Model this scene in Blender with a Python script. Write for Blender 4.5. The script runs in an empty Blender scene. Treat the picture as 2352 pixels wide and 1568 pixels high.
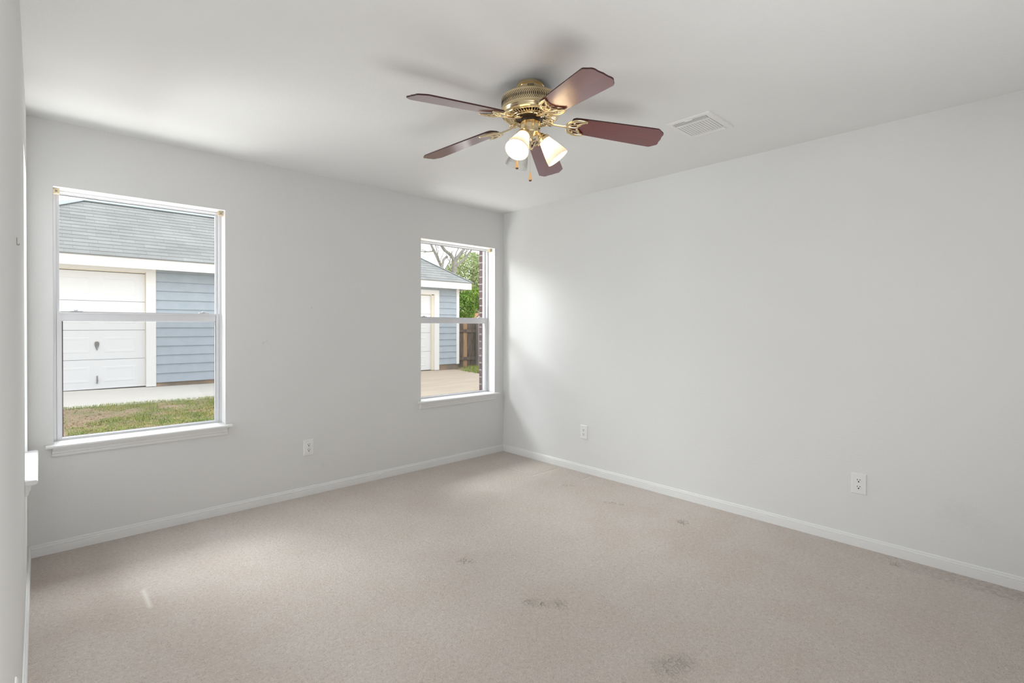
import bpy, bmesh, math, random
from mathutils import Vector, Matrix
PI = math.pi
SC = bpy.context.scene
COL = SC.collection

# ------------------------------------------------------------------ camera
cam_d = bpy.data.cameras.new('camera')
cam = bpy.data.objects.new('camera', cam_d)
COL.objects.link(cam)
YAW, PITCH, ROLL = -0.7549, -0.0065, 0.0018
fwd = Vector((-math.sin(YAW), math.cos(YAW), 0)); rgt = Vector((math.cos(YAW), math.sin(YAW), 0)); upv = Vector((0, 0, 1))
fw = fwd*math.cos(PITCH) + upv*math.sin(PITCH); u2 = upv*math.cos(PITCH) - fwd*math.sin(PITCH)
cR = rgt*math.cos(ROLL) + u2*math.sin(ROLL); cU = -rgt*math.sin(ROLL) + u2*math.cos(ROLL)
m = Matrix((cR, cU, -fw)).transposed().to_4x4()
m.translation = Vector((-3.499, -3.8474, 1.288))
cam.matrix_world = m
cam_d.sensor_width = 36.0
cam_d.lens = 1157.13/2352*36.0
cam_d.shift_y = -(784-755.67)/2352
cam_d.clip_start = 0.01
SC.camera = cam

# ------------------------------------------------------------------ world, lights, exposure
SC.view_settings.view_transform = 'Standard'
SC.view_settings.look = 'None'
SC.view_settings.gamma = 1.0
SC.view_settings.use_curve_mapping = False
SC.view_settings.exposure = 0.06
SC.cycles.max_bounces = 8
SC.cycles.diffuse_bounces = 5
SC.cycles.caustics_reflective = False
SC.cycles.caustics_refractive = False
W = bpy.data.worlds.new('overcast_sky'); SC.world = W; W.use_nodes = True
wn = W.node_tree.nodes; wl = W.node_tree.links
bg = wn['Background']
tc = wn.new('ShaderNodeTexCoord'); sx = wn.new('ShaderNodeSeparateXYZ'); cr = wn.new('ShaderNodeValToRGB')
wl.new(tc.outputs['Generated'], sx.inputs[0]); wl.new(sx.outputs['Z'], cr.inputs['Fac']); wl.new(cr.outputs[0], bg.inputs['Color'])
cr.color_ramp.elements[0].position = 0.0; cr.color_ramp.elements[0].color = (0.97, 0.985, 1.0, 1)
cr.color_ramp.elements[1].position = 0.6; cr.color_ramp.elements[1].color = (0.93, 0.965, 1.0, 1)
SKY = 1.9
bg.inputs['Strength'].default_value = SKY

def area(name, loc, direction, sx_, sy_, power, color):
    d = bpy.data.lights.new(name, 'AREA'); d.shape = 'RECTANGLE'; d.size = sx_; d.size_y = sy_
    d.energy = power; d.color = color
    o = bpy.data.objects.new(name, d); COL.objects.link(o); o.location = loc
    o.rotation_euler = Vector(direction).to_track_quat('-Z', 'Y').to_euler()
    return o
# unseen area lamp for daylight through the side window; the others are added fill
area('daylight_side_window', (-4.55, 0.05, 1.95), (1, -0.30, -0.24), 1.0, 1.7, 185, (0.90, 0.95, 1.0))
for wx_ in (-3.0, -0.56):
    area('low_fill_window', (wx_, 1.55, 0.14), (0, -0.45, 1), 0.95, 0.5, 17, (0.96, 0.98, 1.0))  # added lamp hidden below the sill, fill for the ceiling
    area('near_fill_window', (-1.78+(wx_+1.78)*0.75 - (0.45 if wx_ > -1 else 0), 0.72, 0.20), (0, -0.42, 1), 1.5, 0.6, 46 if wx_ < -1 else 36, (0.96, 0.98, 1.0))  # added lamp close under the window, fills the ceiling beside the wall
    area('high_fill_window', (wx_, 2.1, 3.1), (0, -1, -0.84), 0.9, 0.9, 150, (0.93, 0.97, 1.0))  # added lamp hidden above the window view, fill for the floor
area('rear_fill', (-2.7, -4.25, 0.30), (0.08, 0.50, 1.0), 1.9, 0.75, 37, (0.97, 0.985, 1.0))  # added lamp behind the camera, aimed up to fill the ceiling
BULB = 48.0

# ------------------------------------------------------------------ materials
def newmat(name):
    mt = bpy.data.materials.new(name); mt.use_nodes = True
    nt = mt.node_tree
    return mt, nt, nt.nodes, nt.links, nt.nodes['Principled BSDF']

def simple(name, col, rough=0.5, metal=0.0, spec=0.5, coat=0.0):
    mt, nt, n, l, p = newmat(name)
    p.inputs['Base Color'].default_value = (*col, 1); p.inputs['Roughness'].default_value = rough
    p.inputs['Metallic'].default_value = metal; p.inputs['Specular IOR Level'].default_value = spec
    p.inputs['Coat Weight'].default_value = coat
    return mt

def math_(n, l, op, a, b=None, clamp=False):
    nd = n.new('ShaderNodeMath'); nd.operation = op; nd.use_clamp = clamp
    for i, v in enumerate((a, b)):
        if v is None: continue
        if isinstance(v, (int, float)): nd.inputs[i].default_value = v
        else: l.new(v, nd.inputs[i])
    return nd.outputs[0]

def noise(n, l, vec, scale, detail=2, rough=0.5, dist=0.0):
    nd = n.new('ShaderNodeTexNoise'); nd.inputs['Scale'].default_value = scale
    nd.inputs['Detail'].default_value = detail; nd.inputs['Roughness'].default_value = rough
    nd.inputs['Distortion'].default_value = dist
    l.new(vec, nd.inputs['Vector'])
    return nd.outputs['Fac']

def ramp(n, l, fac, stops):
    r = n.new('ShaderNodeValToRGB'); l.new(fac, r.inputs[0]); e = r.color_ramp.elements
    while len(e) < len(stops): e.new(0.5)
    for el, (p, c) in zip(e, stops):
        el.position = p; el.color = (*c, 1) if len(c) == 3 else c
    return r.outputs[0]

def mixc(n, l, fac, a, b, mode='MIX'):
    mx = n.new('ShaderNodeMix'); mx.data_type = 'RGBA'; mx.blend_type = mode
    for idx, v in ((0, fac), (6, a), (7, b)):
        if isinstance(v, (int, float)): mx.inputs[idx].default_value = v
        elif isinstance(v, tuple): mx.inputs[idx].default_value = (*v, 1)
        else: l.new(v, mx.inputs[idx])
    return mx.outputs[2]

def bump(n, l, p, height, strength, distance):
    b = n.new('ShaderNodeBump'); b.inputs['Strength'].default_value = strength; b.inputs['Distance'].default_value = distance
    l.new(height, b.inputs['Height']); l.new(b.outputs[0], p.inputs['Normal'])

def objco(n): return n.new('ShaderNodeTexCoord').outputs['Object']

def paint(name, col, scale, strength, marks=()):
    mt, nt, n, l, p = newmat(name)
    co = objco(n)
    a = noise(n, l, co, scale, 3, 0.55); b = noise(n, l, co, scale*2.7, 2, 0.5)
    h = math_(n, l, 'ADD', a, math_(n, l, 'MULTIPLY', b, 0.4))
    bump(n, l, p, h, strength, 0.0022)
    big = noise(n, l, co, 1.1, 2)
    c = ramp(n, l, big, [(0.3, tuple(v*0.985 for v in col)), (0.7, col)])
    for (x, y, z, r, dark) in marks:
        d = n.new('ShaderNodeVectorMath'); d.operation = 'DISTANCE'; l.new(co, d.inputs[0]); d.inputs[1].default_value = (x, y, z)
        dd = math_(n, l, 'ADD', d.outputs['Value'], math_(n, l, 'MULTIPLY', math_(n, l, 'SUBTRACT', noise(n, l, co, 30, 3), 0.5), r*1.6))
        f = math_(n, l, 'MULTIPLY', math_(n, l, 'SUBTRACT', 1.0, math_(n, l, 'DIVIDE', dd, r), True), dark, True)
        c = mixc(n, l, f, c, (0.34, 0.32, 0.30))
    l.new(c, p.inputs['Base Color'])
    p.inputs['Roughness'].default_value = 0.62; p.inputs['Specular IOR Level'].default_value = 0.25
    return mt

WALLC = (0.690, 0.688, 0.678)
M = {}
M['wall'] = paint('wall_paint', WALLC, 95, 0.30,
    marks=[(-2.324, 0, 1.164, 0.016, 0.2), (-2.30, 0, 1.172, 0.010, 0.2), (-1.978, 0, 1.422, 0.009, 0.25), (0, -3.52, 0.31, 0.10, 0.07), (0, -3.62, 0.27, 0.10, 0.06), (-1.885, 0, 0.20, 0.012, 0.2)])
M['ceiling'] = paint('ceiling_paint', (0.735, 0.733, 0.722), 75, 0.34)
M['trim'] = simple('white_trim_paint', (0.74, 0.738, 0.73), 0.35)
M['jamb'] = simple('bright_white_jamb_paint', (0.86, 0.86, 0.855), 0.4)
M['vinyl'] = simple('white_vinyl', (0.66, 0.66, 0.68), 0.33)
M['plate'] = simple('white_plastic', (0.75, 0.748, 0.74), 0.3)
M['dark'] = simple('black_gap', (0.012, 0.011, 0.010), 0.7, 0, 0.2)
M['beige'] = simple('aged_beige_plastic', (0.60, 0.50, 0.35), 0.5)
M['steel'] = simple('grey_steel', (0.33, 0.33, 0.32), 0.35, 0.9)
M['bronze'] = simple('dark_bronze_metal', (0.10, 0.075, 0.07), 0.5, 0.3)
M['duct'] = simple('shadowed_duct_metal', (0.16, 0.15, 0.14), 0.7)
M['vent'] = simple('vent_white_enamel', (0.74, 0.73, 0.71), 0.45)

def brass():
    mt, nt, n, l, p = newmat('polished_brass')
    p.inputs['Base Color'].default_value = (0.76, 0.62, 0.39, 1); p.inputs['Metallic'].default_value = 1.0
    p.inputs['Roughness'].default_value = 0.2
    return mt
M['brass'] = brass()
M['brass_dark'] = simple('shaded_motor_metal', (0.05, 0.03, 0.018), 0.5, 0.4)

def carpet():
    mt, nt, n, l, p = newmat('beige_carpet')
    co = objco(n)
    fine = noise(n, l, co, 190, 3, 0.65)
    mid = noise(n, l, co, 62, 3, 0.6, 0.6)
    patch = noise(n, l, co, 3.2, 4, 0.6)
    broad = noise(n, l, co, 0.9, 2, 0.5)
    c = ramp(n, l, broad, [(0.32, (0.535, 0.463, 0.405)), (0.68, (0.582, 0.518, 0.468))])
    c = mixc(n, l, math_(n, l, 'MULTIPLY', ramp(n, l, patch, [(0.42, (0, 0, 0)), (0.62, (1, 1, 1))]), 0.35), c, (0.62, 0.570, 0.540))
    sp = math_(n, l, 'ADD', math_(n, l, 'MULTIPLY', fine, 0.6), math_(n, l, 'MULTIPLY', mid, 0.4))
    c = mixc(n, l, ramp(n, l, sp, [(0.36, (0.78, 0.78, 0.78)), (0.46, (0.16, 0.16, 0.16)), (0.62, (0, 0, 0))]), c, (0.34, 0.285, 0.245))
    c = mixc(n, l, ramp(n, l, sp, [(0.53, (0, 0, 0)), (0.68, (0.55, 0.55, 0.55))]), c, (0.78, 0.71, 0.64))
    h = math_(n, l, 'ADD', math_(n, l, 'MULTIPLY', fine, 0.55), math_(n, l, 'MULTIPLY', mid, 0.6))
    wob = noise(n, l, co, 45, 3)
    # dents left by furniture feet, their shading painted in as darker colour
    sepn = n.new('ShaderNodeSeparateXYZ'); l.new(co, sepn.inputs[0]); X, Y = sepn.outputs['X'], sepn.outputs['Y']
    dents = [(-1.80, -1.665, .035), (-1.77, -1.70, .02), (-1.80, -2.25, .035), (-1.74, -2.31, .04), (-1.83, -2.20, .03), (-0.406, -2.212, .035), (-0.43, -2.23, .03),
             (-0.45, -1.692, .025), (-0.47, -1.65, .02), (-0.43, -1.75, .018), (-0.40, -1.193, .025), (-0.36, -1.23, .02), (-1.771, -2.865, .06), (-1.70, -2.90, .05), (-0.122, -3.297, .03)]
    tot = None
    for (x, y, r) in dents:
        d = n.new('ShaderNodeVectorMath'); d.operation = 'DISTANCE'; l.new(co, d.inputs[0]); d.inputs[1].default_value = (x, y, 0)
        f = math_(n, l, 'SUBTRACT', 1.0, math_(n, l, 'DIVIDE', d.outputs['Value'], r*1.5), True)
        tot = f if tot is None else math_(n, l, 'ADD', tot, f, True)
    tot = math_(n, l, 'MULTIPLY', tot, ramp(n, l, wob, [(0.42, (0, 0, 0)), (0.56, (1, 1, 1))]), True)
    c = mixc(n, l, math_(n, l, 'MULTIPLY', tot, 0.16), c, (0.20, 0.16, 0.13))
    h = math_(n, l, 'SUBTRACT', h, math_(n, l, 'MULTIPLY', tot, 1.4))
    # pressed outline of a chest that stood by the corner
    def seg(ax, c0, a, b, w):
        main, other = (X, Y) if ax == 'x' else (Y, X)
        near = math_(n, l, 'SUBTRACT', 1.0, math_(n, l, 'DIVIDE', math_(n, l, 'ABSOLUTE', math_(n, l, 'SUBTRACT', other, c0)), w), True)
        ins = math_(n, l, 'MULTIPLY', math_(n, l, 'GREATER_THAN', main, a), math_(n, l, 'LESS_THAN', main, b))
        return math_(n, l, 'MULTIPLY', near, ins)
    for s in (seg('y', -0.405, -0.815, -0.19, .010), seg('x', -0.815, -0.405, -0.07, .016), seg('x', -0.19, -0.405, -0.25, .014), seg('x', -1.18, -0.18, -0.06, .018)):
        h = math_(n, l, 'SUBTRACT', h, math_(n, l, 'MULTIPLY', s, 0.9))
        c = mixc(n, l, math_(n, l, 'MULTIPLY', s, 0.30), c, (0.74, 0.68, 0.61))
    # one pale brushed streak
    a = math_(n, l, 'SUBTRACT', 1.0, math_(n, l, 'DIVIDE', math_(n, l, 'ABSOLUTE', math_(n, l, 'SUBTRACT', X, -3.13)), .016), True)
    b = math_(n, l, 'SUBTRACT', 1.0, math_(n, l, 'DIVIDE', math_(n, l, 'ABSOLUTE', math_(n, l, 'SUBTRACT', Y, -0.94)), .13), True)
    st = math_(n, l, 'MULTIPLY', math_(n, l, 'MULTIPLY', a, math_(n, l, 'MULTIPLY', b, 3.0, True)), 0.6)
    c = mixc(n, l, st, c, (0.80, 0.76, 0.70))
    # darker blotchy strip along the right wall towards the rear
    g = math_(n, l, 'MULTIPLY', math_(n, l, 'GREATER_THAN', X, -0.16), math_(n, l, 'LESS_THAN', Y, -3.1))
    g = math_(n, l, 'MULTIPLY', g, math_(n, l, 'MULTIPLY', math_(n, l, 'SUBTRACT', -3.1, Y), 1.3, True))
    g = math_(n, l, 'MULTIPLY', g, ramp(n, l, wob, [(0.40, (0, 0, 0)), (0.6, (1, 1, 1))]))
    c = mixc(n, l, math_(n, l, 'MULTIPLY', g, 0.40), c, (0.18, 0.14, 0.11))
    l.new(c, p.inputs['Base Color'])
    p.inputs['Roughness'].default_value = 0.95; p.inputs['Specular IOR Level'].default_value = 0.1
    p.inputs['Sheen Weight'].default_value = 0.15; p.inputs['Sheen Roughness'].default_value = 0.5
    bump(n, l, p, h, 0.8, 0.011)
    return mt
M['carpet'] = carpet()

def wood():
    mt, nt, n, l, p = newmat('cherry_blade_veneer')
    co = objco(n)
    mp = n.new('ShaderNodeMapping'); mp.inputs['Scale'].default_value = (5, 95, 95); l.new(co, mp.inputs[0])
    g = noise(n, l, mp.outputs[0], 2.0, 5, 0.65, 0.8)
    c = ramp(n, l, g, [(0.3, (0.085, 0.007, 0.008)), (0.52, (0.135, 0.010, 0.011)), (0.75, (0.18, 0.016, 0.015))])
    l.new(c, p.inputs['Base Color']); p.inputs['Roughness'].default_value = 0.30; p.inputs['Specular IOR Level'].default_value = 0.5
    p.inputs['Coat Weight'].default_value = 1.0; p.inputs['Coat Roughness'].default_value = 0.13; p.inputs['Coat IOR'].default_value = 1.65
    return mt
M['wood'] = wood()
M['wood_edge'] = simple('dark_blade_edge', (0.045, 0.010, 0.008), 0.45)
M['pendant'] = simple('pale_maple_wood', (0.72, 0.47, 0.22), 0.4)
M['pendant_tip'] = simple('dark_wood_tip', (0.10, 0.045, 0.02), 0.4)

def glass(name, tint=(1, 1, 1), refl=0.08):
    mt, nt, n, l, p = newmat(name); n.remove(p)
    out = n['Material Output']
    t = n.new('ShaderNodeBsdfTransparent'); t.inputs[0].default_value = (*tint, 1)
    g = n.new('ShaderNodeBsdfGlossy'); g.inputs['Roughness'].default_value = 0.02
    fr = n.new('ShaderNodeFresnel'); fr.inputs[0].default_value = 1.45
    f = math_(n, l, 'MULTIPLY', fr.outputs[0], refl/0.04)
    f = math_(n, l, 'MINIMUM', f, 0.5)
    mx = n.new('ShaderNodeMixShader'); l.new(f, mx.inputs[0]); l.new(t.outputs[0], mx.inputs[1]); l.new(g.outputs[0], mx.inputs[2])
    l.new(mx.outputs[0], out.inputs[0])
    return mt
M['glass'] = glass('window_glass', (0.985, 0.99, 0.985), 0.003)
M['clear_shade'] = glass('clear_shade_glass', (0.985, 0.985, 0.975), 0.04)

def screen():
    mt, nt, n, l, p = newmat('insect_screen_mesh'); n.remove(p)
    out = n['Material Output']
    t = n.new('ShaderNodeBsdfTransparent'); d = n.new('ShaderNodeBsdfDiffuse'); d.inputs[0].default_value = (0.16, 0.16, 0.17, 1)
    mx = n.new('ShaderNodeMixShader'); mx.inputs[0].default_value = 0.14
    l.new(t.outputs[0], mx.inputs[1]); l.new(d.outputs[0], mx.inputs[2]); l.new(mx.outputs[0], out.inputs[0])
    return mt
M['screen'] = screen()

def frosted():
    mt, nt, n, l, p = newmat('frosted_white_glass'); n.remove(p)
    out = n['Material Output']
    t = n.new('ShaderNodeBsdfTranslucent'); t.inputs[0].default_value = (0.80, 0.74, 0.64, 1)
    d = n.new('ShaderNodeBsdfDiffuse'); d.inputs[0].default_value = (0.80, 0.77, 0.71, 1)
    g = n.new('ShaderNodeBsdfGlossy'); g.inputs['Roughness'].default_value = 0.25
    mx = n.new('ShaderNodeMixShader'); mx.inputs[0].default_value = 0.45
    l.new(t.outputs[0], mx.inputs[1]); l.new(d.outputs[0], mx.inputs[2])
    m2 = n.new('ShaderNodeMixShader'); m2.inputs[0].default_value = 0.04
    l.new(mx.outputs[0], m2.inputs[1]); l.new(g.outputs[0], m2.inputs[2]); l.new(m2.outputs[0], out.inputs[0])
    return mt
M['frosted'] = frosted()

def emit(name, col, s):
    mt, nt, n, l, p = newmat(name); n.remove(p)
    e = n.new('ShaderNodeEmission'); e.inputs[0].default_value = (*col, 1); e.inputs[1].default_value = s
    l.new(e.outputs[0], n['Material Output'].inputs[0])
    return mt
M['bulb'] = emit('lit_bulb', (1.0, 0.90, 0.75), BULB)

def noisy(name, c1, c2, scale, rough=0.8, bs=0.0, bd=0.01, detail=4, stretch=(1, 1, 1)):
    mt, nt, n, l, p = newmat(name)
    co = objco(n); mp = n.new('ShaderNodeMapping'); mp.inputs['Scale'].default_value = stretch; l.new(co, mp.inputs[0])
    f = noise(n, l, mp.outputs[0], scale, detail, 0.6)
    l.new(ramp(n, l, f, [(0.33, c1), (0.67, c2)]), p.inputs['Base Color'])
    p.inputs['Roughness'].default_value = rough; p.inputs['Specular IOR Level'].default_value = 0.25
    if bs: bump(n, l, p, f, bs, bd)
    return mt
M['siding'] = noisy('blue_lap_siding_paint', (0.40, 0.455, 0.515), (0.44, 0.495, 0.555), 6, 0.6)
M['garage_white'] = simple('white_exterior_paint', (0.86, 0.86, 0.86), 0.5)
M['garage_cream'] = simple('cream_jamb_paint', (0.80, 0.74, 0.63), 0.5)
M['door_white'] = simple('white_steel_door', (0.82, 0.83, 0.85), 0.4)
M['found'] = noisy('clay_stained_foundation', (0.19, 0.16, 0.13), (0.40, 0.29, 0.19), 2.2, 0.9, 0.3)
def concrete():
    mt, nt, n, l, p = newmat('driveway_concrete')
    co = objco(n); sp = n.new('ShaderNodeSeparateXYZ'); l.new(co, sp.inputs[0])
    mp = n.new('ShaderNodeMapping'); mp.inputs['Scale'].default_value = (0.5, 3, 1); l.new(co, mp.inputs[0])
    f = noise(n, l, mp.outputs[0], 2.0, 5, 0.6)
    pale = ramp(n, l, f, [(0.3, (0.68, 0.645, 0.59)), (0.7, (0.75, 0.715, 0.66))])
    tan = ramp(n, l, f, [(0.3, (0.52, 0.42, 0.32)), (0.7, (0.64, 0.55, 0.45))])
    k = math_(n, l, 'MULTIPLY', math_(n, l, 'ADD', sp.outputs['X'], 0.3), 0.9, True)
    l.new(mixc(n, l, k, pale, tan), p.inputs['Base Color'])
    p.inputs['Roughness'].default_value = 0.85; p.inputs['Specular IOR Level'].default_value = 0.25
    bump(n, l, p, noise(n, l, co, 60, 4), 0.2, 0.004)
    return mt
M['concrete'] = concrete()
def soil():
    mt, nt, n, l, p = newmat('lawn_soil')
    co = objco(n)
    a = noise(n, l, co, 2.2, 4, 0.6); b = noise(n, l, co, 40, 4, 0.7)
    c = ramp(n, l, b, [(0.3, (0.28, 0.18, 0.11)), (0.55, (0.47, 0.34, 0.22)), (0.75, (0.62, 0.50, 0.36))])
    c = mixc(n, l, ramp(n, l, a, [(0.45, (0, 0, 0)), (0.62, (0.8, 0.8, 0.8))]), c, (0.20, 0.24, 0.07))
    l.new(c, p.inputs['Base Color']); p.inputs['Roughness'].default_value = 0.95
    bump(n, l, p, b, 0.6, 0.02)
    return mt
M['soil'] = soil()
M['grass'] = noisy('grass_blades', (0.15, 0.29, 0.035), (0.46, 0.46, 0.13), 5, 0.7)
M['leaf_litter'] = noisy('dry_leaves', (0.34, 0.21, 0.11), (0.62, 0.48, 0.31), 14, 0.8)
M['bark'] = noisy('grey_bark', (0.27, 0.255, 0.23), (0.44, 0.42, 0.38), 9, 0.9, 0.5, 0.02)
M['leaf_pale'] = noisy('pale_green_leaves', (0.36, 0.45, 0.20), (0.58, 0.64, 0.37), 1.4, 0.6)
M['leaf_bright'] = noisy('bright_green_leaves', (0.10, 0.21, 0.022), (0.29, 0.43, 0.075), 2.2, 0.55)
M['fence_old'] = noisy('weathered_fence_wood', (0.085, 0.062, 0.048), (0.21, 0.165, 0.135), 3, 0.9, 0.4, 0.01, 5, (6, 6, 1))
M['fence_new'] = noisy('tan_fence_wood', (0.40, 0.24, 0.13), (0.52, 0.34, 0.20), 3, 0.9, 0.3, 0.01, 5, (6, 6, 1))
M['fence_grey'] = noisy('grey_fence_post_wood', (0.22, 0.205, 0.18), (0.34, 0.32, 0.29), 3, 0.9, 0.3, 0.01, 5, (6, 6, 1))
M['terracotta'] = noisy('terracotta_brick_wall', (0.62, 0.32, 0.18), (0.74, 0.44, 0.28), 3, 0.85)
def bricks():
    mt, nt, n, l, p = newmat('red_brick_veneer')
    geo = objco(n); sp = n.new('ShaderNodeSeparateXYZ'); l.new(geo, sp.inputs[0]); cb = n.new('ShaderNodeCombineXYZ')
    l.new(math_(n, l, 'ADD', sp.outputs['X'], sp.outputs['Y']), cb.inputs[0]); l.new(sp.outputs['Z'], cb.inputs[1])
    b = n.new('ShaderNodeTexBrick'); l.new(cb.outputs[0], b.inputs['Vector'])
    b.inputs['Scale'].default_value = 1.0; b.inputs['Brick Width'].default_value = 0.2; b.inputs['Row Height'].default_value = 0.075
    b.inputs['Mortar Size'].default_value = 0.006; b.inputs['Color1'].default_value = (0.060, 0.027, 0.028, 1)
    b.inputs['Color2'].default_value = (0.085, 0.046, 0.050, 1); b.inputs['Mortar'].default_value = (0.21, 0.20, 0.20, 1)
    l.new(b.outputs['Color'], p.inputs['Base Color']); p.inputs['Roughness'].default_value = 0.9
    return mt
M['brick'] = bricks()
def shingles(name, c1, c2, cm):
    mt, nt, n, l, p = newmat(name)
    uv = n.new('ShaderNodeUVMap').outputs[0]
    b = n.new('ShaderNodeTexBrick'); l.new(uv, b.inputs['Vector'])
    b.offset = 0.37; b.offset_frequency = 2
    b.inputs['Scale'].default_value = 1.0; b.inputs['Brick Width'].default_value = 0.34; b.inputs['Row Height'].default_value = 0.143
    b.inputs['Mortar Size'].default_value = 0.003; b.inputs['Bias'].default_value = 0.0
    b.inputs['Color1'].default_value = (*c1, 1); b.inputs['Color2'].default_value = (*c2, 1); b.inputs['Mortar'].default_value = (*cm, 1)
    big = noise(n, l, uv, 1.6, 3)
    c = mixc(n, l, 0.5, b.outputs['Color'], ramp(n, l, big, [(0.3, c1), (0.7, c2)]))
    sp = noise(n, l, uv, 70, 3, 0.7)
    c = mixc(n, l, ramp(n, l, sp, [(0.35, (0.35, 0.35, 0.35)), (0.6, (0, 0, 0))]), c, cm)
    l.new(c, p.inputs['Base Color']); p.inputs['Roughness'].default_value = 0.9; p.inputs['Specular IOR Level'].default_value = 0.2
    return mt
M['shingle'] = shingles('grey_asphalt_shingles', (0.30, 0.305, 0.30), (0.44, 0.445, 0.435), (0.17, 0.17, 0.17))
M['shingle_far'] = shingles('pale_blue_grey_shingles', (0.46, 0.51, 0.52), (0.55, 0.60, 0.61), (0.38, 0.42, 0.43))

# ------------------------------------------------------------------ mesh builder
class MB:
    def __init__(s): s.v = []; s.f = []; s.mi = []; s.uv = {}; s.T = None; s.cur = 0
    def add(s, vs, fs):
        o = len(s.v)
        for v in vs:
            v = Vector(v)
            s.v.append(s.T @ v if s.T is not None else v)
        for f in fs: s.f.append(tuple(i+o for i in f)); s.mi.append(s.cur)
    def box(s, a, b):
        x0, y0, z0 = a; x1, y1, z1 = b
        s.add([(x0,y0,z0),(x1,y0,z0),(x1,y1,z0),(x0,y1,z0),(x0,y0,z1),(x1,y0,z1),(x1,y1,z1),(x0,y1,z1)],
              [(3,2,1,0),(4,5,6,7),(0,1,5,4),(1,2,6,5),(2,3,7,6),(3,0,4,7)])
    def bbox(s, a, b, r):
        "box with bevelled edges (chamfer r)"
        bm = bmesh.new()
        vs = [bm.verts.new(p) for p in [(a[0],a[1],a[2]),(b[0],a[1],a[2]),(b[0],b[1],a[2]),(a[0],b[1],a[2]),(a[0],a[1],b[2]),(b[0],a[1],b[2]),(b[0],b[1],b[2]),(a[0],b[1],b[2])]]
        for f in [(3,2,1,0),(4,5,6,7),(0,1,5,4),(1,2,6,5),(2,3,7,6),(3,0,4,7)]: bm.faces.new([vs[i] for i in f])
        bmesh.ops.bevel(bm, geom=bm.edges[:], offset=r, segments=2, affect='EDGES', profile=0.5)
        bm.verts.index_update()
        s.add([v.co.copy() for v in bm.verts], [tuple(v.index for v in f.verts) for f in bm.faces]); bm.free()
    def prism(s, poly, z0, z1):
        n = len(poly)
        s.add([(x, y, z0) for x, y in poly] + [(x, y, z1) for x, y in poly],
              [tuple(reversed(range(n))), tuple(range(n, 2*n))] + [(i, (i+1) % n, (i+1) % n+n, i+n) for i in range(n)])
    def extr_x(s, prof, x0, x1, m0=0.0, m1=0.0):
        "profile of (y,z) points run along x; m0/m1 mitre: x offset per unit of -y"
        n = len(prof)
        s.add([(x0 - m0*y, y, z) for y, z in prof] + [(x1 - m1*y, y, z) for y, z in prof],
              [tuple(range(n)), tuple(reversed(range(n, 2*n)))] + [((i+1) % n, i, i+n, (i+1) % n+n) for i in range(n)])
    def lathe(s, prof, seg=48, closed=False):
        n = len(prof)
        vs = [(r*math.cos(2*PI*k/seg), r*math.sin(2*PI*k/seg), z) for k in range(seg) for r, z in prof]
        fs = []
        for k in range(seg):
            k2 = (k+1) % seg
            for i in range(n if closed else n-1):
                j = (i+1) % n
                fs.append((k*n+i, k2*n+i, k2*n+j, k*n+j))
        if not closed:
            if prof[0][0] > 1e-6: fs.append(tuple(k*n for k in reversed(range(seg))))
            if prof[-1][0] > 1e-6: fs.append(tuple(k*n+n-1 for k in range(seg)))
        s.add(vs, fs)
    def tube(s, pts, rad, seg=8, flat=1.0, cap=True):
        pts = [Vector(p) for p in pts]; n = len(pts)
        if not isinstance(rad, (list, tuple)): rad = [rad]*n
        prev = None; vs = []
        for i, p in enumerate(pts):
            t = (pts[min(i+1, n-1)] - pts[max(i-1, 0)]).normalized()
            if prev is None: a = t.orthogonal().normalized() if abs(t.z) > 0.9 else t.cross(Vector((0, 0, 1))).normalized()
            else: a = (prev - t*prev.dot(t)).normalized()
            prev = a; b = t.cross(a)
            for k in range(seg):
                th = 2*PI*k/seg
                vs.append(p + a*math.cos(th)*rad[i] + b*math.sin(th)*rad[i]*flat)
        fs = [(i*seg+k, i*seg+(k+1) % seg, (i+1)*seg+(k+1) % seg, (i+1)*seg+k) for i in range(n-1) for k in range(seg)]
        if cap: fs += [tuple(reversed(range(seg))), tuple((n-1)*seg+k for k in range(seg))]
        s.add(vs, fs)
    def sphere(s, c, r, seg=16, rings=10, sz=1.0):
        vs = []; fs = []
        for i in range(rings+1):
            th = PI*i/rings
            for k in range(seg): vs.append((c[0]+r*math.sin(th)*math.cos(2*PI*k/seg), c[1]+r*math.sin(th)*math.sin(2*PI*k/seg), c[2]+r*sz*math.cos(th)))
        for i in range(rings):
            for k in range(seg): fs.append((i*seg+k, (i+1)*seg+k, (i+1)*seg+(k+1) % seg, i*seg+(k+1) % seg))
        s.add(vs, fs)
    def build(s, name, mats, parent=None, smooth=None, bevel=None):
        me = bpy.data.meshes.new(name)
        me.from_pydata([tuple(v) for v in s.v], [], s.f)
        if not isinstance(mats, (list, tuple)): mats = [mats]
        for m_ in mats: me.materials.append(M[m_] if isinstance(m_, str) else m_)
        me.polygons.foreach_set('material_index', s.mi)
        bm = bmesh.new(); bm.from_mesh(me)
        bmesh.ops.remove_doubles(bm, verts=bm.verts[:], dist=1e-6)
        bmesh.ops.recalc_face_normals(bm, faces=bm.faces[:])
        bm.to_mesh(me); bm.free()
        if smooth is not None:
            me.polygons.foreach_set('use_smooth', [True]*len(me.polygons))
            me.set_sharp_from_angle(angle=math.radians(smooth))
        o = bpy.data.objects.new(name, me); COL.objects.link(o)
        if parent is not None: o.parent = parent
        if bevel:
            b = o.modifiers.new('bevel', 'BEVEL'); b.width = bevel; b.segments = 2; b.limit_method = 'ANGLE'
        return o

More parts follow.
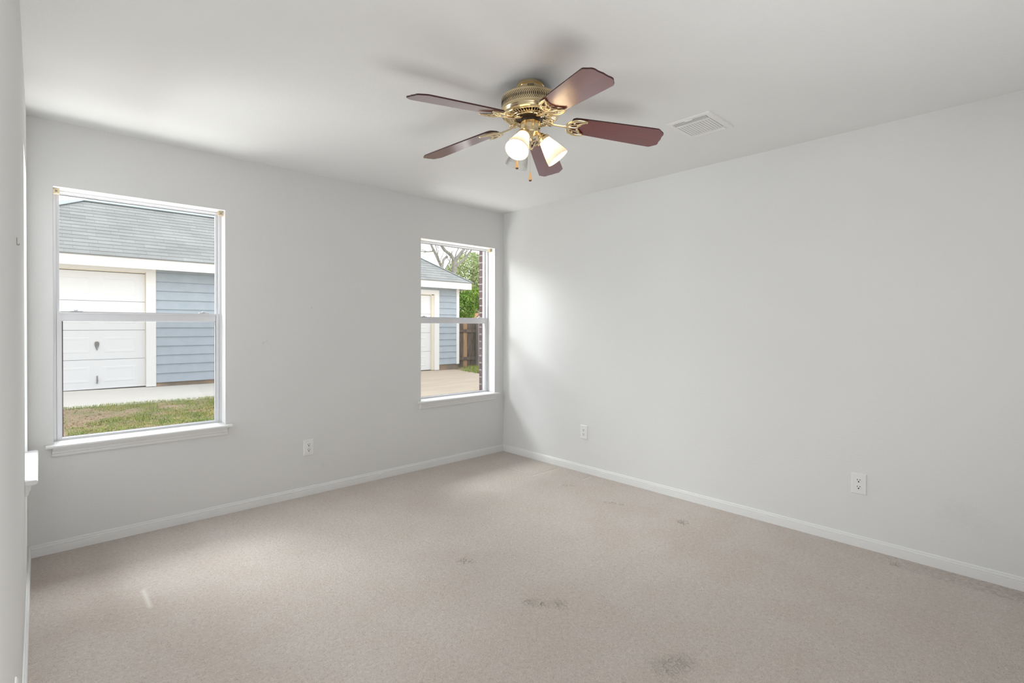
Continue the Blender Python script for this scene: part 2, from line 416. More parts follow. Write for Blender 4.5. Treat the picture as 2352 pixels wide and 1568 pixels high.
def empty(name, loc=(0, 0, 0), rz=0.0):
    o = bpy.data.objects.new(name, None); COL.objects.link(o); o.location = loc; o.rotation_euler = (0, 0, rz); o.empty_display_size = 0.05
    return o
def tag(o, label=None, cat=None, group=None, kind=None):
    if label: o['label'] = label
    if cat: o['category'] = cat
    if group: o['group'] = group
    if kind: o['kind'] = kind
    return o
def struct(o, label, cat): return tag(o, label, cat, None, 'structure')

# ------------------------------------------------------------------ room shell
XL, YR, H = -3.543, -4.62, 2.44
OP = {1: (-3.437, -2.566), 2: (-1.002, -0.119), 3: (-0.80, -0.14)}
Z0, Z1 = 0.612, 2.074

def slab_with_holes(name, a0, a1, z0, z1, y0, y1, holes, mat):
    "wall slab in local x/z, between y0 (room side) and y1, with rectangular holes"
    mb = MB()
    xs = sorted({a0, a1} | {h[0] for h in holes} | {h[1] for h in holes}); zs = sorted({z0, z1} | {h[2] for h in holes} | {h[3] for h in holes})
    def solid(i, j):
        if not (0 <= i < len(xs)-1 and 0 <= j < len(zs)-1): return False
        cx, cz = (xs[i]+xs[i+1])/2, (zs[j]+zs[j+1])/2
        return not any(h[0] < cx < h[1] and h[2] < cz < h[3] for h in holes)
    for i in range(len(xs)-1):
        for j in range(len(zs)-1):
            if not solid(i, j): continue
            x, X, z, Z = xs[i], xs[i+1], zs[j], zs[j+1]
            for y in (y0, y1): mb.add([(x, y, z), (X, y, z), (X, y, Z), (x, y, Z)], [(0, 1, 2, 3)])
            if not solid(i-1, j): mb.add([(x, y0, z), (x, y1, z), (x, y1, Z), (x, y0, Z)], [(0, 1, 2, 3)])
            if not solid(i+1, j): mb.add([(X, y0, z), (X, y1, z), (X, y1, Z), (X, y0, Z)], [(0, 1, 2, 3)])
            if not solid(i, j-1): mb.add([(x, y0, z), (X, y0, z), (X, y1, z), (x, y1, z)], [(0, 1, 2, 3)])
            if not solid(i, j+1): mb.add([(x, y0, Z), (X, y0, Z), (X, y1, Z), (x, y1, Z)], [(0, 1, 2, 3)])
    return mb.build(name, mat)

wb = slab_with_holes('wall_back', XL, 0.0, 0, H, 0.0, 0.165, [(*OP[1], Z0, Z1), (*OP[2], Z0, Z1)], 'wall')
struct(wb, 'grey-white textured wall holding the two front windows', 'wall')
wx = slab_with_holes('wall_exterior', XL-0.3, 0.3, -0.2, H+0.2, 0.166, 0.262, [(OP[1][0]+0.006, OP[1][1], Z0-0.02, Z1+0.06), (OP[2][0]+0.006, OP[2][1]+0.012, Z0-0.02, Z1+0.06)], 'brick')
struct(wx, 'red brick outer face seen edge-on past the corner window', 'wall')
wlft = slab_with_holes('wall_left', YR, 0.0, 0, H, 0.0, 0.165, [(*OP[3], Z0, Z1)], 'wall')
wlft.location = (XL, 0, 0); wlft.rotation_euler = (0, 0, PI/2)
struct(wlft, 'pale grazing wall along the left edge with a hook', 'wall')
mb = MB(); mb.box((0, YR, 0), (0.12, 0.165, H)); struct(mb.build('wall_right', 'wall'), 'long plain white wall on the right with two outlets', 'wall')
mb = MB(); mb.box((XL, YR-0.12, 0), (0, YR, H)); struct(mb.build('wall_rear', 'wall'), 'plain wall behind the viewpoint', 'wall')
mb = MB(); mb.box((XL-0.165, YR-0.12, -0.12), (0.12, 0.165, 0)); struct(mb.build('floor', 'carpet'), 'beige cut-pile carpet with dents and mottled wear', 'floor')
mb = MB(); mb.box((XL-0.165, YR-0.12, H), (0.12, 0.165, H+0.12)); struct(mb.build('ceiling', 'ceiling'), 'flat textured white ceiling', 'ceiling')

# baseboards: flat board, groove and rounded bead on top
def base_prof(h=0.066, t=0.012):
    return [(0, 0), (-t, 0), (-t, h*0.60), (-t*0.72, h*0.63), (-t*0.72, h*0.655), (-t*0.92, h*0.69), (-t*0.86, h*0.80), (-t*0.55, h*0.84), (-t*0.60, h*0.93), (-t*0.35, h), (0, h)]
def baseboard(name, a0, a1, loc, rz, label, m0, m1):
    mb = MB(); mb.extr_x(base_prof(), a0, a1, m0, m1)
    o = mb.build(name, 'trim', smooth=35); o.location = loc; o.rotation_euler = (0, 0, rz)
    struct(o, label, 'baseboard')
baseboard('baseboard_back', XL, 0, (0, -0.0002, 0), 0, 'white baseboard under the two front windows', -1, 1)
baseboard('baseboard_right', 0, -YR, (-0.0002, 0, 0), -PI/2, 'white baseboard along the long right wall', -1, 1)
baseboard('baseboard_left', YR, 0, (XL+0.0002, 0, 0), PI/2, 'white baseboard along the left wall', -1, 1)

# ------------------------------------------------------------------ windows (local frame: x along wall, y outwards, z up)
def window(name, wl_, wr_, loc, rz, label):
    root = empty(name, loc, rz); struct(root, label, 'window')
    e = 0.0006
    # stool (sill board) with rounded nose and horns, and moulded apron
    mb = MB()
    nose = [(0.10, Z0-0.018), (0.10, Z0+e), (-0.036, Z0+e), (-0.042, Z0-0.004), (-0.043, Z0-0.010), (-0.040, Z0-0.016), (-0.034, Z0-0.018)]
    mb.extr_x([(y, z) for y, z in nose if y < 0.0] + [(-e, Z0-0.018), (-e, Z0+e)], wl_-0.034, wr_+0.034)
    mb.extr_x([(-e, Z0-0.001), (-e, Z0+e), (0.10, Z0+e), (0.10, Z0-0.001)], wl_+e, wr_-e)
    mb.build('sill', 'trim', root, smooth=40)
    mb = MB(); ztop = Z0-0.0185
    prof = [(-e, ztop), (-0.024, ztop), (-0.024, ztop-0.008), (-0.018, ztop-0.016), (-0.016, ztop-0.024), (-0.0185, ztop-0.029), (-0.013, ztop-0.034), (-0.013, ztop-0.044), (-0.010, ztop-0.050), (-e, ztop-0.050)]
    mb.extr_x(prof, wl_-0.012, wr_+0.012, 0.35, -0.35)
    mb.build('apron', 'trim', root, smooth=30)
    # painted liner of the drywall reveal: head and jambs
    mb = MB(); t = 0.0015
    mb.box((wl_+e, -e, Z0+0.002), (wl_+t, 0.10, Z1-e)); mb.box((wr_-t, -e, Z0+0.002), (wr_-e, 0.10, Z1-e)); mb.box((wl_+t, -e, Z1-t), (wr_-t, 0.10, Z1-e))
    mb.build('jamb_lining', 'jamb', root)
    # vinyl main frame
    mb = MB(); f0, f1, w = 0.10, 0.164, 0.024
    def ring(mb, x0, x1, z0, z1, y0, y1, l_, r_, b_, t_):
        mb.box((x0, y0, z0), (x0+l_, y1, z1)); mb.box((x1-r_, y0, z0), (x1, y1, z1))
        mb.box((x0+l_, y0, z0), (x1-r_, y1, z0+b_)); mb.box((x0+l_, y0, z1-t_), (x1-r_, y1, z1))
    ring(mb, wl_+e, wr_-e, Z0+e, Z1-e, f0, f1, 0.014, 0.014, 0.005, 0.012)
    ring(mb, wl_+0.014, wr_-0.014, Z0+0.005, Z1-0.012, 0.132, f1, 0.012, 0.012, 0.004, 0.006)
    mb.build('frame', 'vinyl', root, bevel=0.0015)
    # upper sash (outer track)
    mb = MB(); ring(mb, wl_+0.020, wr_-0.020, 1.312, Z1-0.012, 0.138, 0.160, 0.010, 0.010, 0.030, 0.006)
    us = mb.build('upper_sash', 'vinyl', root, bevel=0.001)
    mb = MB(); mb.box((wl_+0.030, 0.148, 1.342), (wr_-0.030, 0.151, Z1-0.018)); mb.build('glass_pane', 'glass', us)
    # lower sash (inner track)
    mb = MB(); ring(mb, wl_+0.0155, wr_-0.0155, Z0+0.0053, 1.367, 0.104, 0.130, 0.020, 0.020, 0.009, 0.050)
    ring(mb, wl_+0.0355, wr_-0.0355, Z0+0.0143, 1.317, 0.111, 0.126, 0.004, 0.004, 0.002, 0.006)
    mb.box((wl_+0.03, 0.098, 1.355), (wr_-0.03, 0.104, 1.363))
    ls = mb.build('lower_sash', 'vinyl', root, bevel=0.001)
    mb = MB(); mb.box((wl_+0.0395, 0.117, Z0+0.0163), (wr_-0.0395, 0.120, 1.311)); mb.build('glass_pane', 'glass', ls)
    for x in (wl_+0.105, wr_-0.105):
        mb = MB(); mb.bbox((x-0.030, 0.106, 1.3672), (x+0.030, 0.126, 1.374), 0.002); mb.bbox((x-0.012, 0.100, 1.374), (x+0.006, 0.118, 1.381), 0.002)
        mb.build('tilt_latch', 'vinyl', ls)
    # half insect screen in the outer track, behind the lower sash
    mb = MB(); ring(mb, wl_+0.012, wr_-0.0265, Z0+0.003, 1.34, 0.1655, 0.1735, 0.034, 0.004, 0.008, 0.010)
    sc = mb.build('screen_frame', 'bronze', root)
    mb = MB(); mb.box((wl_+0.045, 0.169, Z0+0.010), (wr_-0.029, 0.1692, 1.332)); mb.build('insect_screen', 'screen', sc)
    return root
window('window_1', *OP[1], (0, 0, 0), 0, 'white sash window on the left facing the garage door and lawn')
window('window_2', *OP[2], (0, 0, 0), 0, 'white sash window beside the corner facing trees and fence')
window('window_3', *OP[3], (XL, 0, 0), PI/2, 'window on the left wall seen edge-on, only its sill showing')

def blind_bracket(x, z, side, label):
    r = empty('blind_bracket', (x, 0.062, z)); tag(r, label, 'bracket', 'old blind brackets at the window heads')
    mb = MB(); s = side
    mb.bbox((-0.014, -0.017, -0.030), (0.014, 0.017, 0.0), 0.002); mb.build('bracket_body', 'beige', r)
    mb = MB(); mb.bbox((-0.016 if s > 0 else 0.006, -0.021, -0.026), (-0.006 if s > 0 else 0.016, -0.017, -0.006), 0.001); mb.build('bracket_tab', 'beige', r)
    mb = MB(); mb.T = Matrix.Translation((0.0, -0.018, -0.015)) @ Matrix.Rotation(PI/2, 4, 'X'); mb.lathe([(0, 0.002), (0.004, 0.002), (0.005, 0)], 12); mb.build('screw', 'steel', r)
blind_bracket(OP[1][0]+0.017, Z1-0.0018, 1, 'small beige blind bracket at the upper left corner of the left window')
blind_bracket(OP[1][1]-0.017, Z1-0.0018, -1, 'small beige blind bracket at the upper right corner of the left window')
blind_bracket(OP[2][1]-0.017, Z1-0.0018, -1, 'small beige blind bracket at the top of the window beside the corner')

# ------------------------------------------------------------------ outlets (local frame: faces -y)
def outlet(loc, rz, label):
    r = empty('wall_outlet', loc, rz); tag(r, label, 'outlet', 'duplex wall outlets')
    mb = MB(); w, h = 0.038, 0.060
    mb.add([(-w, 0, -h), (w, 0, -h), (w, 0, h), (-w, 0, h), (-w, -0.003, -h), (w, -0.003, -h), (w, -0.003, h), (-w, -0.003, h),
            (-w+.004, -0.006, -h+.004), (w-.004, -0.006, -h+.004), (w-.004, -0.006, h-.004), (-w+.004, -0.006, h-.004)],
           [(0, 1, 5, 4), (1, 2, 6, 5), (2, 3, 7, 6), (3, 0, 4, 7), (4, 5, 9, 8), (5, 6, 10, 9), (6, 7, 11, 10), (7, 4, 8, 11), (8, 9, 10, 11), (0, 3, 2, 1)])
    mb.build('cover_plate', 'plate', r)
    for sz in (0.0195, -0.0195):
        mb = MB()
        poly = []
        for k in range(28):
            a = 2*PI*k/28; x, z = 0.0172*math.cos(a), 0.0172*math.sin(a)
            poly.append((x, max(-0.0135, min(0.0135, z))))
        n = len(poly)
        mb.add([(x, -0.006, z+sz) for x, z in poly] + [(x*0.95, -0.0078, z*0.95+sz) for x, z in poly],
               [tuple(range(n, 2*n))] + [(i, (i+1) % n, (i+1) % n+n, i+n) for i in range(n)])
        rc = mb.build('receptacle', 'plate', r)
        mb = MB(); y0, y1 = -0.0083, -0.0076
        mb.box((-0.0078, y0, sz+0.0005), (-0.0050, y1, sz+0.0090)); mb.box((0.0050, y0, sz+0.0015), (0.0078, y1, sz+0.0085))
        p = [(0.0038*math.cos(2*PI*k/14), max(-0.0030, 0.0038*math.sin(2*PI*k/14))) for k in range(14)]
        mb.add([(x, y0, z+sz-0.0065) for x, z in p] + [(x, y1, z+sz-0.0065) for x, z in p], [tuple(range(14))] + [(i, (i+1) % 14, (i+1) % 14+14, i+14) for i in range(14)])
        mb.build('slots', 'dark', rc)
    mb = MB(); mb.T = Matrix.Translation((0, -0.006, 0)) @ Matrix.Rotation(PI/2, 4, 'X'); mb.lathe([(0, 0.0014), (0.0028, 0.001), (0.0034, 0)], 14); mb.build('screw', 'plate', r)
outlet((-2.003, -0.0002, 0.362), 0, 'white duplex outlet under the wall space between the two windows')
outlet((-0.0002, -1.056, 0.355), -PI/2, 'white duplex outlet on the right wall, the one nearer the corner')
outlet((-0.0002, -3.096, 0.368), -PI/2, 'white duplex outlet on the right wall far from the corner, largest in view')
outlet((XL+0.0002, -2.17, 0.372), PI/2, 'white outlet at the lower left edge of the photo, seen edge-on')

# hook on the left wall
r = empty('wall_hook', (XL+0.0003, -1.826, 1.527)); tag(r, 'small grey metal picture hook on the pale left wall', 'hook')
mb = MB(); mb.bbox((0, -0.003, -0.007), (0.0012, 0.003, 0.011), 0.0004); mb.build('hook_plate', 'steel', r)
mb = MB(); mb.tube([(0.0006, 0, -0.006), (0.0012, 0, -0.0095), (0.0030, 0, -0.0110), (0.0048, 0, -0.0095), (0.0052, 0, -0.006)], 0.0011, 8); mb.build('hook_bend', 'steel', r, smooth=50)

# ------------------------------------------------------------------ ceiling air register
r = empty('air_vent', (-0.7285, -2.473, H)); tag(r, 'white square air register on the ceiling right of the fan', 'vent')
mb = MB(); ox, oy, ix, iy = 0.157, 0.129, 0.131, 0.098
d = 0.006
o4 = [(-ox, -oy), (ox, -oy), (ox, oy), (-ox, oy)]; i4 = [(-ix, -iy), (ix, -iy), (ix, iy), (-ix, iy)]; m4 = [(x*0.965, y*0.96) for x, y in o4]
mb.add([(x, y, -0.0005) for x, y in o4] + [(x, y, -d) for x, y in m4] + [(x, y, -d-0.002) for x, y in i4] + [(x, y, -0.0005) for x, y in i4],
       [(i, (i+1) % 4, (i+1) % 4+4, i+4) for i in range(4)] + [(i+4, (i+1) % 4+4, (i+1) % 4+8, i+8) for i in range(4)] + [(i+8, (i+1) % 4+8, (i+1) % 4+12, i+12) for i in range(4)])
mb.build('frame', 'vent', r)
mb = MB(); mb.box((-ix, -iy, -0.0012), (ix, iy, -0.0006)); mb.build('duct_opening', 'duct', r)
def slat(x0, y0, x1, y1, tilt, hw=0.0075):
    mb = MB(); dv = Vector((x1-x0, y1-y0, 0)); L = dv.length; ang = math.atan2(dv.y, dv.x)
    mb.T = Matrix.Translation(((x0+x1)/2, (y0+y1)/2, -0.0075)) @ Matrix.Rotation(ang, 4, 'Z') @ Matrix.Rotation(tilt, 4, 'X')
    mb.box((-L/2, -hw, -0.0006), (L/2, hw, 0.0006)); mb.build('slat', 'vent', r)
for k in range(3): slat(-ix+0.010+0.0145*k, -iy+0.003, -ix+0.010+0.0145*k, iy-0.003, -0.12, 0.0055)
for k in range(2): slat(ix-0.010-0.0145*k, -iy+0.003, ix-0.010-0.0145*k, iy-0.003, 0.55, 0.006)
for k in range(12):
    y = -iy+0.010+k*(2*iy-0.020)/11
    slat(-ix+0.049, y, ix-0.034, y, -0.22, 0.0056)
for xa in (-ix+0.046, ix-0.033):
    mb = MB(); mb.box((xa, -iy, -0.0135), (xa+0.002, iy, -0.002)); mb.build('divider_bar', 'vent', r)
mb = MB(); mb.bbox((-ix-0.004, -0.022, -0.013), (-ix+0.004, 0.022, -0.006), 0.001); mb.build('damper_lever', 'vent', r)

# ------------------------------------------------------------------ ceiling fan
FC = Vector((-1.78, -2.146, 0))
fan = empty('ceiling_fan', (FC.x, FC.y, H)); tag(fan, 'brass flush-mount ceiling fan with five cherry blades and glass lamp shades', 'ceiling fan')
def z(v): return v - H
mb = MB(); mb.lathe([(0, z(2.4395)), (0.066, z(2.4395)), (0.066, z(2.427)), (0.063, z(2.4245)), (0.0585, z(2.424)), (0.0575, z(2.404)), (0.061, z(2.398)), (0.072, z(2.392)), (0.078, z(2.384)), (0, z(2.384))], 56)
cn = mb.build('canopy', 'brass', fan, smooth=30)
mb = MB()
for k in range(7):
    a = math.radians(225-13+k*4.4); mb.T = Matrix.Rotation(a, 4, 'Z'); mb.box((0.0570, -0.0012, z(2.406)), (0.0588, 0.0012, z(2.4215)))
mb.build('vent_slots', 'dark', cn)
for a in (135, 315):
    mb = MB()
    mb.T = Matrix.Rotation(math.radians(a), 4, 'Z') @ Matrix.Translation((0.066, 0, z(2.418))) @ Matrix.Rotation(PI/2, 4, 'Y'); mb.lathe([(0.004, -0.001), (0.005, 0.002), (0.003, 0.005), (0, 0.005)], 12)
    mb.build('screw', 'dark', cn)
# motor housing: domed top, pierced band, rounded lower lip
mb = MB(); mb.lathe([(0, z(2.3838)), (0.085, z(2.3838)), (0.110, z(2.381)), (0.128, z(2.377)), (0.137, z(2.371)), (0.139, z(2.366)), (0.139, z(2.312)), (0.142, z(2.309)), (0.1425, z(2.304)), (0.140, z(2.299)), (0.141, z(2.296)), (0.138, z(2.290)), (0.131, z(2.2855)), (0.126, z(2.285)), (0.124, z(2.290)), (0, z(2.2955))], 96)
mh = mb.build('motor_housing', 'brass', fan, smooth=28)
mb = MB(); N = 100
def hole(a, zc, wx, hz):
    mb.T = Matrix.Rotation(a, 4, 'Z')
    p = [(0.13935, wx*math.cos(2*PI*k/8), z(zc)+hz*math.sin(2*PI*k/8)) for k in range(8)]
    mb.add(p, [tuple(range(8))])
for k in range(N):
    a = 2*PI*k/N
    hole(a, 2.341, 0.0025, 0.0105); hole(a, 2.3585, 0.0019, 0.0021); hole(a, 2.3235, 0.0019, 0.0021)
    hole(a+PI/N, 2.3530, 0.0020, 0.0023); hole(a+PI/N, 2.3290, 0.0020, 0.0023)
mb.build('pierced_band', 'dark', mh)
# spoked grille under the motor
mb = MB()
def torus(R, zc, r, seg=72, rs=8, flat=1.0):
    mb.lathe([(R+r*math.cos(2*PI*k/rs), z(zc)+r*flat*math.sin(2*PI*k/rs)) for k in range(rs)], seg, True)
torus(0.1235, 2.284, 0.0035); torus(0.094, 2.2795, 0.0022); torus(0.079, 2.2775, 0.0045, flat=0.8)
for k in range(52):
    a = 2*PI*k/52
    mb.T = Matrix.Rotation(a, 4, 'Z'); mb.tube([(0.093, 0, z(2.2795)), (0.1235, 0, z(2.284))], 0.0022, 6, 0.8)
for k in range(20):
    a = 2*PI*k/20
    mb.T = Matrix.Rotation(a, 4, 'Z'); mb.tube([(0.079, 0, z(2.2775)), (0.094, 0, z(2.2795))], 0.0022, 6, 0.8)
mb.T = None
mb.build('spoked_grille', 'brass', mh, smooth=40)
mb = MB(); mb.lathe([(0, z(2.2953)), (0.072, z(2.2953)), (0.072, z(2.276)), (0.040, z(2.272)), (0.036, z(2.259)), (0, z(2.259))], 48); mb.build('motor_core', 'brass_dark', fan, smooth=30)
# switch housing of the lamp fitter
mb = MB(); mb.lathe([(0, z(2.2635)), (0.044, z(2.2635)), (0.0475, z(2.261)), (0.0485, z(2.257)), (0.0485, z(2.214)), (0.045, z(2.207)), (0.038, z(2.204)), (0.034, z(2.199)), (0.022, z(2.190)), (0.012, z(2.186)), (0.010, z(2.178)), (0.006, z(2.173)), (0, z(2.172))], 56)
sh = mb.build('switch_housing', 'brass', fan, smooth=30)
for a, zz in ((285, 2.222), (350, 2.216)):
    mb = MB(); mb.T = Matrix.Rotation(math.radians(a), 4, 'Z') @ Matrix.Translation((0.0482, 0, z(zz))) @ Matrix.Rotation(PI/2, 4, 'Y'); mb.lathe([(0.003, -0.001), (0.003, 0.003), (0, 0.004)], 10)
    mb.build('screw', 'dark', sh)

# blades and irons (x outwards, y along rotation; the y+ edge hangs lower)
DROOP, TILT = math.radians(7.0), math.radians(-12.5)
def blade_outline():
    up = [(0.196, 0.030), (0.200, 0.047), (0.212, 0.0555), (0.230, 0.0580), (0.40, 0.0655), (0.575, 0.0715), (0.606, 0.0720), (0.613, 0.0690), (0.627, 0.0570), (0.6365, 0.0500), (0.6415, 0.0430), (0.6425, 0.0340), (0.6405, 0.0230), (0.6415, 0.0110)]
    return [(0.192, 0.0)] + up + [(0.6435, 0.0)] + [(x, -y) for x, y in reversed(up)]
def make_iron(mb):
    # curved arm from the hub, then the shell-shaped holder under the blade root
    mb.tube([(0.060, 0, 0.004), (0.085, 0, -0.004), (0.115, 0, -0.010), (0.150, 0, -0.011), (0.182, 0, -0.010)], [0.011, 0.0085, 0.0075, 0.0075, 0.009], 10, 0.5)
    for s in (1, -1):
        rim = [(0.178, 0, -0.009), (0.182, 0.020*s, -0.010), (0.192, 0.038*s, -0.010), (0.210, 0.050*s, -0.010), (0.232, 0.0545*s, -0.009), (0.252, 0.0545*s, -0.008), (0.270, 0.051*s, -0.006)]
        mb.tube(rim, [0.008, 0.0090, 0.0100, 0.0100, 0.0092, 0.0075, 0.0045], 12, 0.45)
        inner = [(0.262, 0.045*s, -0.007), (0.247, 0.038*s, -0.008), (0.236, 0.030*s, -0.008), (0.240, 0.023*s, -0.008), (0.228, 0.014*s, -0.008), (0.231, 0.007*s, -0.008), (0.222, 0, -0.008)]
        mb.tube(inner, [0.0035, 0.006, 0.006, 0.005, 0.0054, 0.005, 0.005], 8, 0.6)
        mb.tube([(0.184, 0.004*s, -0.009), (0.203, 0.018*s, -0.010), (0.222, 0.025*s, -0.009), (0.238, 0.030*s, -0.008)], 0.0035, 8, 0.7)
        # scrolls where the arm meets the hub
        mb.tube([(0.098, 0.006*s, -0.006), (0.108, 0.014*s, -0.006), (0.104, 0.023*s, -0.004), (0.091, 0.026*s, -0.002), (0.082, 0.018*s, 0.0)], [0.004, 0.0045, 0.005, 0.0045, 0.004], 8, 0.7)
        mb.sphere((0.266, 0.0485*s, -0.008), 0.0042, 10, 6)
    mb.tube([(0.180, 0, -0.010), (0.205, 0, -0.011), (0.225, 0, -0.008)], [0.006, 0.0045, 0.0035], 8, 0.7)
    mb.sphere((0.209, 0.034, -0.008), 0.006, 10, 6); mb.sphere((0.209, -0.034, -0.008), 0.006, 10, 6)
for k in range(5):
    az = math.radians(33.0 + 72*k)
    base = Matrix.Translation((0, 0, z(2.276))) @ Matrix.Rotation(az, 4, 'Z') @ Matrix.Rotation(DROOP, 4, 'Y')
    mb = MB(); pl = blade_outline(); n = len(pl)
    mb.add([(x, y, 0.0) for x, y in pl] + [(x, y, 0.006) for x, y in pl], [tuple(reversed(range(n))), tuple(range(n, 2*n))])
    mb.cur = 1; mb.add([(x, y, 0.0) for x, y in pl] + [(x, y, 0.006) for x, y in pl], [(i, (i+1) % n, (i+1) % n+n, i+n) for i in range(n)])
    b = mb.build('blade', ['wood', 'wood_edge'], fan)
    b.matrix_local = base @ Matrix.Rotation(TILT, 4, 'X')
    mb = MB(); make_iron(mb); ir = mb.build('blade_iron', 'brass', b, smooth=50)

# three lamps: fitter arm and cup, shade, bulb
SH_AX = math.radians(37)
for k, az in enumerate((197, 317, 77)):
    A = Matrix.Rotation(math.radians(az), 4, 'Z')
    ax = Matrix.Translation((0.063, 0, z(2.182))) @ Matrix.Rotation(PI-SH_AX, 4, 'Y')      # local +z runs down along the shade axis
    mb = MB(); mb.T = A; mb.tube([(0.026, 0, z(2.206)), (0.036, 0, z(2.207)), (0.044, 0, z(2.204)), (0.050, 0, z(2.199))], [0.011, 0.0105, 0.010, 0.0105], 14)
    mb.T = A @ ax; mb.lathe([(0, -0.026), (0.013, -0.026), (0.016, -0.022), (0.018, -0.012), (0.0275, -0.006), (0.0305, -0.002), (0.0305, 0.010), (0.0290, 0.010), (0.0285, -0.002), (0, -0.004)], 32)
    arm = mb.build('lamp_arm', 'brass', fan, smooth=35)
    for q in range(3):
        mb = MB(); mb.T = A @ ax @ Matrix.Rotation(q*2*PI/3+0.6, 4, 'Z') @ Matrix.Translation((0.0305, 0, 0.005)) @ Matrix.Rotation(PI/2, 4, 'Y')
        mb.lathe([(0.0018, -0.001), (0.0018, 0.004), (0.004, 0.005), (0.004, 0.009), (0, 0.010)], 10)
        mb.build('thumb_screw', 'brass', arm, smooth=35)
    mb = MB(); mb.T = A @ ax
    out = [(0.0272, 0.001), (0.0285, 0.010), (0.033, 0.026), (0.0395, 0.048), (0.0465, 0.072), (0.0525, 0.094), (0.0560, 0.112), (0.0572, 0.116)]
    th = 0.0022
    prof = out + [(r_-th, t_) for r_, t_ in reversed(out)]
    mb.lathe(prof, 48, True)
    s_ = mb.build('lamp_shade', 'frosted' if k < 2 else 'clear_shade', fan, smooth=40)
    if k == 2: s_['label'] = 'clear unlit glass shade'
    else:
        s_['label'] = 'glowing frosted white glass shade'
        mb = MB(); mb.T = A @ ax; mb.lathe([(0, 0.002), (0.012, 0.002), (0.013, 0.030), (0.019, 0.040), (0.0255, 0.053), (0.0275, 0.065), (0.0245, 0.079), (0.017, 0.088), (0.008, 0.092), (0, 0.093)], 20)
        mb.build('bulb', 'bulb', s_, smooth=60)
# pull chains with turned wooden pendants
vr = Vector((math.cos(-PI/4), math.sin(-PI/4), 0)); vf = Vector((math.cos(PI/4), math.sin(PI/4), 0))
for (lat, dep, ztop, zb) in ((-0.0635, 0.0, 2.225, 2.038), (0.0, 0.055, 2.205, 1.995)):
    p = vr*lat + vf*dep
    mb = MB(); mb.tube([p*0.75+Vector((0, 0, z(ztop))), p+Vector((0, 0, z(ztop-0.006))), p+Vector((0, 0, z(zb+0.046)))], 0.0009, 6)
    ch = mb.build('pull_chain', 'brass', fan)
    mb = MB(); mb.T = Matrix.Translation(p+Vector((0, 0, z(zb))))
    mb.cur = 0; mb.lathe([(0.0015, 0.048), (0.0030, 0.045), (0.0055, 0.032), (0.0085, 0.016), (0.0088, 0.010), (0.0078, 0.006)], 20)
    mb.cur = 1; mb.lathe([(0.0078, 0.006), (0.0060, 0.002), (0.0025, 0.0), (0, 0)], 20)
    mb.build('pendant', ['pendant', 'pendant_tip'], ch, smooth=50)

# ------------------------------------------------------------------ outdoors
rnd = random.Random(7)
def gz(x): return 0.098 - 0.0107*x            # driveway surface, falling gently to the right
mb = MB(); mb.add([(-60, 0.27, -0.06), (60, 0.27, -0.06), (60, 80, -0.06), (-60, 80, -0.06), (-60, 0.27, -0.3), (60, 0.27, -0.3), (60, 80, -0.3), (-60, 80, -0.3)],
                  [(0, 1, 2, 3), (4, 5, 6, 7), (0, 1, 5, 4), (1, 2, 6, 5), (2, 3, 7, 6), (3, 0, 4, 7)])
struct(mb.build('yard_ground', 'soil'), 'bare ground around the houses outside', 'ground')
# front lawn bank between the house and the concrete
def lz(x, y): return gz(x) - 0.012 - max(0.0, 5.42-y)*0.045
mb = MB(); nx, ny = 40, 24
vs = [(-9+9.6*i/nx, 0.27+5.21*j/ny, lz(-9+9.6*i/nx, 0.27+5.21*j/ny) + 0.012*math.sin(i*1.7+j*2.3)*math.sin(i*.6-j*.9)*(1 if 0 < j < ny else 0)) for j in range(ny+1) for i in range(nx+1)]
mb.add(vs, [(j*(nx+1)+i, j*(nx+1)+i+1, (j+1)*(nx+1)+i+1, (j+1)*(nx+1)+i) for j in range(ny) for i in range(nx)])
struct(mb.build('lawn_ground', 'soil', smooth=60), 'brown lawn soil seen through the left window', 'ground')
def vnoise(x, y, s):
    def h(i, j): return random.Random(i*7919 + j*104729 + s*31).random()
    i, j = math.floor(x), math.floor(y); fx, fy = x-i, y-j; fx = fx*fx*(3-2*fx); fy = fy*fy*(3-2*fy)
    return (h(i, j)*(1-fx)+h(i+1, j)*fx)*(1-fy) + (h(i, j+1)*(1-fx)+h(i+1, j+1)*fx)*fy
mb = MB(); cnt = 0; gv = []; gf = []
while cnt < 36000:
    x = rnd.uniform(-4.6, 0.6); y = rnd.uniform(3.2, 5.52)
    dn = 0.55*vnoise(x*1.9, y*1.9, 1) + 0.45*vnoise(x*6, y*6, 2) + (0.22 if y > 5.36+0.10*vnoise(x*4, 0, 3) else 0.0) + (0.16 if y < 4.35 and x > -2.6 else 0)
    if rnd.random() > max(0.02, (dn-0.47)*5.0): continue
    hgt = rnd.uniform(0.018, 0.045)*(1.15 if y > 5.36 else 1.0); a = rnd.uniform(0, 2*PI); le = rnd.uniform(0.2, 1.1)*hgt; wd = rnd.uniform(0.003, 0.006)
    zz = lz(x, min(y, 5.46))-0.008 + (0.012 if y > 5.47 else 0.0); ca, sa = math.cos(a), math.sin(a); o = len(gv)
    gv += [(x-sa*wd, y+ca*wd, zz), (x+sa*wd, y-ca*wd, zz), (x+ca*le, y+sa*le, zz+hgt)]; gf.append((o, o+1, o+2)); cnt += 1
mb.v = [Vector(p) for p in gv]; mb.f = gf; mb.mi = [0]*len(gf)
def raw(name, vs, fs, mat):
    me = bpy.data.meshes.new(name); me.from_pydata(vs, [], fs); me.materials.append(M[mat])
    o = bpy.data.objects.new(name, me); COL.objects.link(o); return o
tag(raw('lawn_grass', gv, gf, 'grass'), 'patchy green grass growing through brown soil outside the left window', 'grass', None, 'stuff')
gv = []; gf = []
